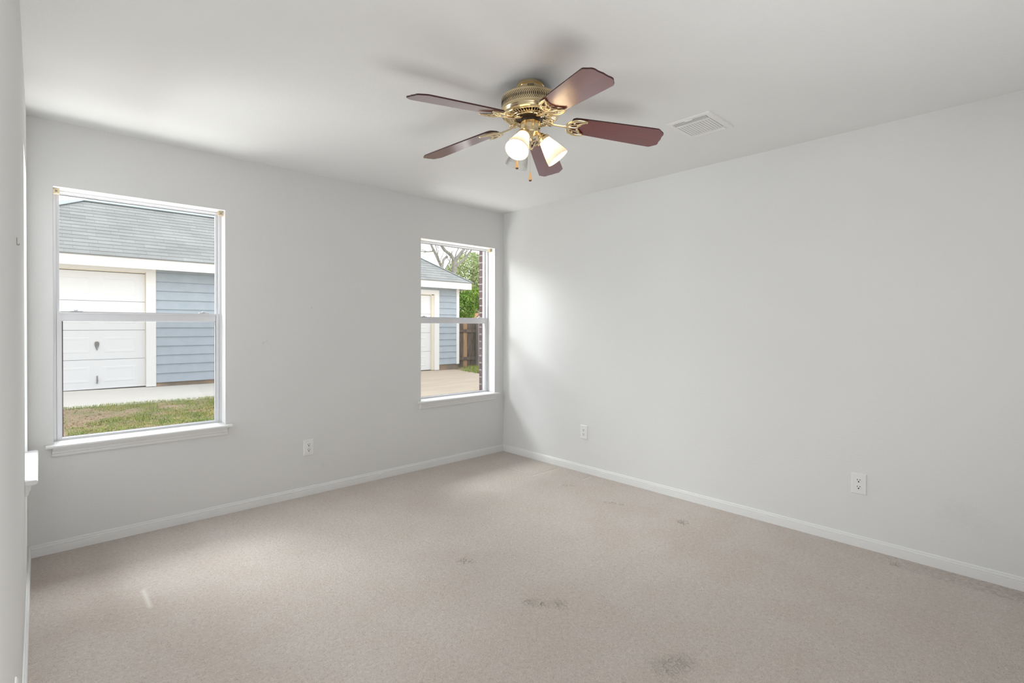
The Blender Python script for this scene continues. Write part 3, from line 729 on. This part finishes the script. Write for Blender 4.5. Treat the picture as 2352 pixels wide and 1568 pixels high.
for q in range(7000):
    x = rnd.uniform(-4.6, 0.6); y = rnd.uniform(3.2, 5.42); s = rnd.uniform(0.006, 0.020); a = rnd.uniform(0, 2*PI); ca, sa = math.cos(a)*s, math.sin(a)*s
    zz = lz(x, y)+0.004; o = len(gv); t1, t2 = rnd.uniform(0, .012), rnd.uniform(0, .012)
    gv += [(x-ca, y-sa, zz), (x+sa*.6, y-ca*.6, zz+t1), (x+ca, y+sa, zz+t2), (x-sa*.6, y+ca*.6, zz+t1)]; gf.append((o, o+1, o+2, o+3))
tag(raw('fallen_leaves', gv, gf, 'leaf_litter'), 'scattered dry brown leaves among the lawn grass', 'leaves', None, 'stuff')
gv = []; gf = []
for q in range(5000):
    x = rnd.uniform(4.9, 7.5); y = rnd.uniform(5.2, 8.12)
    if x < 4.62+0.22*(y-5.6) or (x < 5.56 and y > 7.3): continue
    hgt = rnd.uniform(0.04, 0.13); a = rnd.uniform(0, 2*PI); le = rnd.uniform(0.2, 1.0)*hgt; wd = 0.007; zz = gz(x)-0.01; ca, sa = math.cos(a), math.sin(a); o = len(gv)
    gv += [(x-sa*wd, y+ca*wd, zz), (x+sa*wd, y-ca*wd, zz), (x+ca*le, y+sa*le, zz+hgt)]; gf.append((o, o+1, o+2))
tag(raw('verge_grass', gv, gf, 'grass'), 'green grass tufts along the foot of the wooden fence', 'grass', None, 'stuff')
mb = MB()
mb.add([(5.2, 8.6, gz(5)-.01), (4.5, 5.2, gz(5)-.01), (9, 5.2, gz(5)-.02), (9, 8.6, gz(5)-.02), (5.2, 8.6, -.05), (4.5, 5.2, -.05), (9, 5.2, -.05), (9, 8.6, -.05)], [(0, 1, 2, 3), (0, 1, 5, 4), (1, 2, 6, 5), (2, 3, 7, 6), (3, 0, 4, 7)])
struct(mb.build('verge_ground', 'soil'), 'strip of soil between driveway and wooden fence', 'ground')
# concrete: apron in front of the garage and the drive running to the house
mb = MB()
P = [(-12, 5.45), (0.55, 5.45), (0.62, 0.5), (3.9, 0.5), (4.60, 5.2), (5.22, 7.86), (-12, 7.86)]
n = len(P)
mb.add([(x, y, gz(x)) for x, y in P] + [(x, y, -0.05) for x, y in P], [tuple(range(n))] + [(i, (i+1) % n, (i+1) % n+n, i+n) for i in range(n)])
struct(mb.build('driveway', 'concrete'), 'tan concrete driveway in front of the blue garage', 'driveway')

# ---- garage
GY = 7.80
g = empty('garage', (0.4, GY+1.5, 0.1)); tag(g, 'blue lap-sided garage with white doors and grey hip roof outside', 'garage')
off = Vector((-0.4, -(GY+1.5), -0.1))
def gpart(mb, name, mats, parent=g, smooth=None):
    if parent is g: mb.v = [v+off for v in mb.v]
    else: mb.v = [v+off for v in mb.v]
    return mb.build(name, mats, parent, smooth)
GX0, GX1, GYB = -4.95, 5.34, GY+2.85
DOORS = [(-4.46, -2.02, 2.262, -2.0, gz(-3)), (1.98, 4.42, 2.13, 4.44, gz(3.5))]
mb = MB()
def laps(x0, x1, z0, z1):
    zz = z0
    while zz < z1-1e-6:
        zt = min(zz+0.175, z1)
        mb.add([(x0, GY-0.034, zz), (x1, GY-0.034, zz), (x1, GY-0.008, zt), (x0, GY-0.008, zt), (x0, GY-0.004, zz+0.004), (x1, GY-0.004, zz+0.004)], [(0, 1, 2, 3), (0, 1, 5, 4)])
        zz = zt
mb.box((-4.60, GY-0.012, 2.30), (-1.87, GY+0.02, 2.42)); mb.box((1.80, GY-0.012, 2.20), (4.64, GY+0.02, 2.42)); laps(-1.872, 1.84, 0.195, 2.40); laps(4.63, 5.26, 0.205, 2.42)
mb.box((GX0, GY-0.006, 0.15), (-4.60, GY+0.1, 2.42)); mb.box((-1.90, GY-0.003, 0.196), (1.84, GY+0.1, 2.42)); mb.box((4.56, GY-0.003, 0.2), (GX1, GY+0.1, 2.42))
mb.box((GX0, GY+0.02, 2.28), (GX1, GY+0.1, 2.42)); mb.box((GX0, GY+0.1, 0.15), (GX0+0.1, GYB, 2.42)); mb.box((GX1-0.1, GY+0.1, 0.15), (GX1-0.02, GYB, 2.42)); mb.box((GX0, GYB-0.1, 0.15), (GX1, GYB, 2.42))
gpart(mb, 'siding', 'siding')
mb = MB(); mb.box((-1.90, GY-0.005, -0.05), (1.9, GY+0.2, 0.198)); gpart(mb, 'foundation', 'found')
mb = MB(); mb.box((4.5, GY-0.005, -0.05), (GX1-0.03, GY+0.2, 0.208)); mb.box((GX1-0.12, GY+0.2, -0.05), (GX1-0.03, GYB, 0.2)); gpart(mb, 'foundation', 'found')
mb = MB(); mb.box((5.245, GY-0.035, 0.195), (GX1, GY+0.02, 2.42)); mb.box((GX1-0.02, GY+0.02, 0.195), (GX1, GY+0.12, 2.42)); gpart(mb, 'corner_board', 'garage_white')
for (x0, x1, zt, tx, zg) in DOORS:
    mb = MB(); tr = -1.866 if x0 < 0 else 4.64
    mb.box((tr-0.150, GY-0.040, zg), (tr, GY+0.02, zt+0.14)); mb.box((x0-0.16, GY-0.040, zg), (x0-0.02, GY+0.02, zt+0.14)); mb.box((x0-0.02, GY-0.040, zt+0.02), (tr-0.150, GY+0.02, zt+0.14))
    gpart(mb, 'door_trim', 'garage_white')
    mb = MB(); mb.box((x1, GY+0.0, zg), (tr-0.1503, GY+0.09, zt)); mb.box((x0-0.02, GY, zg), (x0, GY+0.09, zt)); mb.box((x0, GY, zt), (x1, GY+0.09, zt+0.02)); gpart(mb, 'door_jamb', 'garage_cream')
    # sectional door: four sections with short raised panels
    mb = MB(); sh_ = (zt-zg-0.016)/4; y = GY+0.060
    for q in range(4):
        a, b_ = zg+0.012+q*sh_, zg+0.012+(q+1)*sh_-0.006
        mb.box((x0+0.002, y, a), (x1-0.002, y+0.03, b_))
        for w in range(4):
            c = x1-0.385-0.66*w + (0.0 if x0 < 0 else -0.02)
            if c-0.24 < x0: continue
            pa, pb = a+sh_*0.22, a+sh_*0.76
            for (s0, yy0, s1, yy1) in ((0.24, 0.0, 0.225, -0.006), (0.205, -0.006, 0.180, -0.001)):
                e0 = 0.24-s0; e1 = 0.24-s1
                R0 = [(c-s0, y+yy0, pa+e0), (c+s0, y+yy0, pa+e0), (c+s0, y+yy0, pb-e0), (c-s0, y+yy0, pb-e0)]
                R1 = [(c-s1, y+yy1, pa+e1), (c+s1, y+yy1, pa+e1), (c+s1, y+yy1, pb-e1), (c-s1, y+yy1, pb-e1)]
                mb.add(R0+R1, [(i, (i+1) % 4, (i+1) % 4+4, i+4) for i in range(4)])
            R0 = [(c-0.225, y-0.006, pa+0.015), (c+0.225, y-0.006, pa+0.015), (c+0.225, y-0.006, pb-0.015), (c-0.225, y-0.006, pb-0.015)]
            R1 = [(c-0.205, y-0.006, pa+0.035), (c+0.205, y-0.006, pa+0.035), (c+0.205, y-0.006, pb-0.035), (c-0.205, y-0.006, pb-0.035)]
            mb.add(R0+R1, [(i, (i+1) % 4, (i+1) % 4+4, i+4) for i in range(4)])
            mb.add([(c-0.180, y-0.001, pa+0.060), (c+0.180, y-0.001, pa+0.060), (c+0.180, y-0.001, pb-0.060), (c-0.180, y-0.001, pb-0.060)], [(0, 1, 2, 3)])
    mb.cur = 1; mb.box((x0+0.004, y+0.012, zg+0.004), (x1-0.004, y+0.045, zt-0.002)); mb.cur = 0
    gd = gpart(mb, 'garage_door', ['door_white', 'bronze'])
    if x0 < 0:
        mb = MB(); hx = -2.73
        pts = [(0.0, -0.085), (0.012, -0.045), (0.026, -0.005), (0.034, 0.03), (0.030, 0.06), (0.014, 0.078)]
        poly = [(hx+px, 0.915+pz) for px, pz in pts] + [(hx-px, 0.915+pz) for px, pz in reversed(pts[1:])]
        n = len(poly); mb.add([(x, y-0.004, zz) for x, zz in poly] + [(x, y-0.010, zz) for x, zz in poly], [tuple(range(n, 2*n))] + [(i, (i+1) % n, (i+1) % n+n, i+n) for i in range(n)])
        mb.tube([(hx, y-0.012, 0.915), (hx, y-0.035, 0.915), (hx, y-0.04, 0.86)], 0.007, 8)
        gpart(mb, 'lock_handle', 'steel', gd)
        mb = MB(); mb.box((hx-0.006, y-0.012, 0.235), (hx+0.010, y-0.001, 0.375)); mb.tube([(hx, y-0.004, 0.24), (hx, y-0.04, 0.245), (hx+0.012, y-0.04, 0.30)], 0.007, 8); gpart(mb, 'lift_handle', 'steel', gd)
EY = GY-0.40
mb = MB(); mb.box((GX0-0.2, EY, 2.312), (5.50, EY+0.03, 2.492)); mb.box((5.47, EY+0.03, 2.312), (5.50, GYB+0.3, 2.492)); mb.box((GX0-0.2, EY+0.03, 2.312), (GX0-0.17, GYB+0.3, 2.492)); gpart(mb, 'fascia_board', 'garage_white')
mb = MB(); mb.box((GX0-0.17, EY+0.03, 2.42), (5.47, GYB+0.3, 2.435)); gpart(mb, 'soffit', 'garage_cream')
# hip roof, front slope in stepped courses
pit, ze, yr = 0.667, 2.500, 9.223
RX0, RX1 = -5.17, 5.53; hx0, hx1 = -2.849, 5.53-(yr-(EY-0.03))
run = yr-(EY-0.03); SL = run*math.sqrt(1+pit*pit); nc = 16
mb = MB(); uvs = []
def quad(p, uv): mb.add(p, [tuple(range(len(p)))]); uvs.append(uv)
for q in range(nc):
    t0, t1 = q/nc, (q+1)/nc
    def pt(t, x, lift=0.0): return (x, EY-0.03+run*t, ze+run*pit*t+lift)
    a0, a1 = RX0+(hx0-RX0)*t0, RX1+(hx1-RX1)*t0; b0, b1 = RX0+(hx0-RX0)*t1, RX1+(hx1-RX1)*t1
    s0, s1 = q*0.143, (q+1)*0.143-1e-4
    quad([pt(t0, a0, .009), pt(t0, a1, .009), pt(t1, b1, 0), pt(t1, b0, 0)], [(a0, s0), (a1, s0), (b1, s1), (b0, s1)])
    quad([pt(t0, a0, -0.006), pt(t0, a1, -0.006), pt(t0, a1, .009), pt(t0, a0, .009)], [(a0, s0), (a1, s0), (a1, s0), (a0, s0)])
zr = ze+run*pit; yb = yr+run
quad([(RX1, EY-.03, ze), (RX1, yb, ze), (hx1, yr, zr)], [(0, 0), (2*run, 0), (run, SL)])
quad([(RX0, yb, ze), (RX0, EY-.03, ze), (hx0, yr, zr)], [(0, 0), (2*run, 0), (run, SL)])
quad([(RX1, yb, ze), (RX0, yb, ze), (hx0, yr, zr), (hx1, yr, zr)], [(0, 0), (10.7, 0), (8.4, SL), (1.8, SL)])
quad([(RX0, EY-.03, ze-.006), (RX1, EY-.03, ze-.006), (RX1, yb, ze-.006), (RX0, yb, ze-.006)], [(0, 0)]*4)
def build_uv(mb, name, mat, parent, uvs):
    me = bpy.data.meshes.new(name); me.from_pydata([tuple(v) for v in mb.v], [], mb.f); me.materials.append(M[mat])
    ul = me.uv_layers.new(name='UVMap')
    for poly, uv in zip(me.polygons, uvs):
        for li, c in zip(poly.loop_indices, uv): ul.data[li].uv = c
    o = bpy.data.objects.new(name, me); COL.objects.link(o); o.parent = parent
    return o
mb.v = [v+off for v in mb.v]
build_uv(mb, 'roof', 'shingle', g, uvs)
mb = MB()
for A_, B_ in (((RX1, EY-.03, ze+.012), (hx1, yr, zr+.012)), ((RX0, EY-.03, ze+.012), (hx0, yr, zr+.012)), ((hx0, yr, zr+.012), (hx1, yr, zr+.012))):
    mb.tube([A_, B_], 0.045, 8, 0.25)
gpart(mb, 'ridge_cap', 'shingle_far')

# ---- wooden fence beyond the garage corner
FYv = 8.35
fz = gz(6)-0.02
fn = empty('wooden_fence', (5.45, FYv, fz)); tag(fn, 'weathered board fence at the end of the driveway, rails facing the house', 'fence')
x = 5.40; q = 0
while x < 9.0:
    w = rnd.uniform(0.135, 0.15); mb = MB(); top = 1.46+rnd.uniform(-.02, .02)
    mb.box((x-5.45, 0.02, 0), (x-5.45+w-0.006, 0.04, top)); bo = mb.build('board', 'fence_new' if q in (4,) else 'fence_old', fn)
    if q == 4: bo['label'] = 'newer tan board'
    x += w; q += 1
for zz in (0.27, 1.12):
    mb = MB(); mb.box((-0.05, -0.02, zz-0.045), (3.5, 0.0195, zz+0.045)); mb.build('rail', 'fence_old', fn)
for px_ in (0.96, 3.3):
    mb = MB(); mb.box((px_, -0.13, 0), (px_+0.10, -0.021, 1.42)); mb.build('post', 'fence_grey', fn)

# ---- trees
def limb(mb, pts, r0, r1, seg=7):
    n = len(pts); mb.tube(pts, [r0+(r1-r0)*i/(n-1) for i in range(n)], seg)
def twigs(mb, p, d, L, r, depth):
    pts = [Vector(p)]; dv = Vector(d).normalized()
    for s in range(4):
        dv = (dv + Vector((rnd.uniform(-.35, .35), rnd.uniform(-.35, .35), rnd.uniform(-.22, .32)))).normalized()
        pts.append(pts[-1]+dv*L/4)
    limb(mb, pts, r, r*0.45, 5)
    if depth > 0:
        for k in range(3):
            q_ = pts[rnd.randint(1, 4)]
            nd = (dv + Vector((rnd.uniform(-1, 1), rnd.uniform(-1, 1), rnd.uniform(-.5, .9)))).normalized()
            twigs(mb, q_, nd, L*0.62, r*0.5, depth-1)
Y0 = 16.0
t = empty('bare_tree', (11.3, Y0, -0.06)); tag(t, 'leafless grey tree with spreading limbs above the garage roof', 'tree')
o3 = Vector((-11.3, -Y0, 0.06))
mb = MB()
def L3(pts, r0, r1): limb(mb, [Vector((px_, Y0+dy, pz))+o3 for px_, dy, pz in pts], r0, r1, 9)
L3([(11.25, 0, -0.06), (11.28, 0, 1.5), (11.29, 0, 3.16), (11.27, 0, 3.75), (11.31, 0, 4.46)], 0.19, 0.11); L3([(11.31, 0, 4.46), (11.20, .1, 4.72), (10.83, .2, 4.97), (10.49, .3, 5.44), (10.2, .4, 6.2)], 0.10, 0.03)
mb.build('trunk', 'bark', t, smooth=60)
for pts, r0, r1 in (([(11.3, 0, 4.40), (11.53, -.1, 4.75), (11.76, -.2, 5.07), (11.95, -.3, 5.66), (12.1, -.4, 6.4)], 0.10, 0.04), ([(11.29, 0, 3.8), (11.53, .1, 4.24), (12.07, .2, 4.63), (12.53, .3, 5.07), (13.1, .4, 5.6)], 0.075, 0.03),
                    ([(11.25, 0, 2.2), (10.95, .1, 3.2), (10.72, .1, 3.92), (10.52, .2, 4.39), (10.19, .3, 5.08), (9.95, .4, 5.9)], 0.09, 0.045), ([(11.22, 0, 2.6), (10.66, -.2, 3.55), (10.42, -.2, 3.98), (10.58, -.1, 4.43), (10.86, 0, 4.62)], 0.09, 0.055)):
    mb = MB(); L3(pts, r0, r1); mb.build('branch', 'bark', t, smooth=60)
mb = MB()
for (a, dd, L_) in (((10.45, .2, 4.15), (-1, 0, .15), 1.3), ((10.30, .3, 4.85), (-1, .1, -.1), 1.0), ((10.1, .3, 5.2), (-1, 0, 0), 1.0), ((10.5, .1, 4.4), (-.5, .2, .8), 1.0), ((11.25, 0, 3.5), (-.4, .2, 1), 1.1), ((11.76, -.2, 5.07), (1, 0, .3), 1.0), ((11.53, -.1, 4.75), (1, .2, .2), 0.9), ((12.07, .2, 4.63), (.3, 0, 1), 1.0),
                   ((11.0, .2, 4.9), (-.6, 0, .8), 1.0), ((10.6, .2, 5.3), (.5, .2, 1), 1.0), ((11.31, 0, 4.46), (.1, .3, 1), 1.2), ((10.75, .1, 3.9), (.6, -.2, .8), 0.9), ((12.5, .3, 5.0), (.6, 0, .8), 1.0), ((10.19, .3, 5.08), (-.8, 0, .6), 1.0)):
    twigs(mb, Vector((a[0], Y0+a[1], a[2]))+o3, dd, L_*1.25, 0.032, 3)
mb.build('twigs', 'bark', t)

def crown(mb, c, r, n, ls):
    for k in range(n):
        while True:
            v = Vector((rnd.uniform(-1, 1), rnd.uniform(-1, 1), rnd.uniform(-1, 1)))
            if v.length < 1: break
        v = v.normalized()*(v.length**0.45)
        p = Vector((c[0]+v.x*r[0], c[1]+v.y*r[1], c[2]+v.z*r[2])); s = ls*rnd.uniform(.6, 1.3)
        a = Vector((rnd.gauss(0, 1), rnd.gauss(0, 1), rnd.gauss(0, .8))).normalized(); b = a.orthogonal().normalized(); b.rotate(Matrix.Rotation(rnd.uniform(0, 6.28), 3, a))
        c_ = a.cross(b)
        mb.add([p-b*s, p+c_*s*.5, p+b*s, p-c_*s*.5], [(0, 1, 2, 3)])
def leafy(name, loc, label, blobs, mat, trunk, ls, n):
    t = empty(name, loc); tag(t, label, 'tree' if 'tree' in name else 'bush')
    mb = MB(); 
    for pts, r0, r1 in trunk: limb(mb, [Vector(p) for p in pts], r0, r1)
    mb.build('trunk', 'bark', t, smooth=60)
    mb = MB()
    for c, r, w in blobs: crown(mb, c, r, int(n*w), ls)
    o = raw('foliage', [tuple(v) for v in mb.v], mb.f, mat); o.parent = t
leafy('leafy_tree', (15.8, 18.5, -0.06), 'pale green leafy tree behind the fence', [((-1.2, 0, 3.9), (1.9, 1.5, 1.6), 1), ((0.9, .3, 4.4), (1.8, 1.5, 1.7), .9), ((-1.9, 0, 2.4), (1.7, 1.4, 1.3), .8), ((0.4, .3, 2.2), (1.8, 1.4, 1.4), .8), ((2.5, 0, 3.2), (1.6, 1.4, 1.7), .7)], 'leaf_pale',
      [([(0, 0, 0), (0.05, 0, 1.5), (-.2, 0, 3)], .14, .08), ([(0, 0, 1.4), (-.8, 0, 2.6), (-1.3, 0, 4)], .08, .03), ([(0, 0, 1.6), (.7, 0, 2.9), (1.1, 0, 4.3)], .08, .03)], 0.075, 9500)
leafy('green_bush', (9.6, 11.8, -0.06), 'bright green bush rising just over the wooden fence', [((-1.05, 0, 2.0), (.55, .5, .62), 1), ((-0.35, .1, 2.45), (.6, .5, .42), .8), ((-1.1, 0, 1.3), (.6, .5, .6), .6), ((0.7, .3, 2.7), (.6, .5, .4), .5)], 'leaf_bright',
      [([(-1, 0, 0), (-1.05, 0, .8), (-1.1, 0, 1.9)], .05, .02), ([(-1, 0, 0), (-.8, 0, 1.2), (-.4, 0, 2.3)], .05, .02), ([(-.85, 0, 1.1), (.1, .15, 2.0), (.7, .3, 2.6)], .035, .015)], 0.050, 1900)

# ---- neighbouring buildings
mb = MB(); mb.box((12.6, 16.6, -0.06), (17.5, 17.0, 1.95)); 
tag(mb.build('neighbour_wall', 'terracotta'), 'orange brick wall glimpsed between the green bush and window edge', 'wall')
nh = empty('neighbour_house', (1.2, 17.6, -0.06)); tag(nh, 'neighbour house with pale grey roof peeking above the garage ridge', 'house')
mb = MB(); mb.box((-6.2, -3.6, 0), (6.2, 3.6, 3.95)); mb.build('house_wall', 'garage_cream', nh)
mb = MB(); uvs = []; hp, e0 = 0.42, 3.95
A4 = [(-6.8, -4.0), (6.8, -4.0), (6.8, 4.0), (-6.8, 4.0)]; r0, r1 = (-2.8, 0, e0+4*hp), (2.8, 0, e0+4*hp)
B4 = [(x, y, e0) for x, y in A4]
quad([B4[0], B4[1], r1, r0], [(0, 0), (13.6, 0), (9.6, 4.3), (4, 4.3)]); quad([B4[2], B4[3], r0, r1], [(0, 0), (13.6, 0), (9.6, 4.3), (4, 4.3)])
quad([B4[1], B4[2], r1], [(0, 0), (8, 0), (4, 4.3)]); quad([B4[3], B4[0], r0], [(0, 0), (8, 0), (4, 4.3)]); quad(B4, [(0, 0)]*4)
build_uv(mb, 'roof', 'shingle_far', nh, uvs)
t = empty('distant_tree', (-5.6, 24, -0.06)); tag(t, 'bare tree branches glimpsed at the top corner of the left window', 'tree')
mb = MB(); limb(mb, [(0, 0, 0), (.05, 0, 3), (.1, 0, 6)], .2, .09); mb.build('trunk', 'bark', t, smooth=60)
mb = MB()
for k in range(16): twigs(mb, (.1, 0, 3.6+.16*k), (rnd.uniform(-.7, 1), rnd.uniform(-.6, .6), .6), 2.4, .04, 2)
mb.build('twigs', 'bark', t)
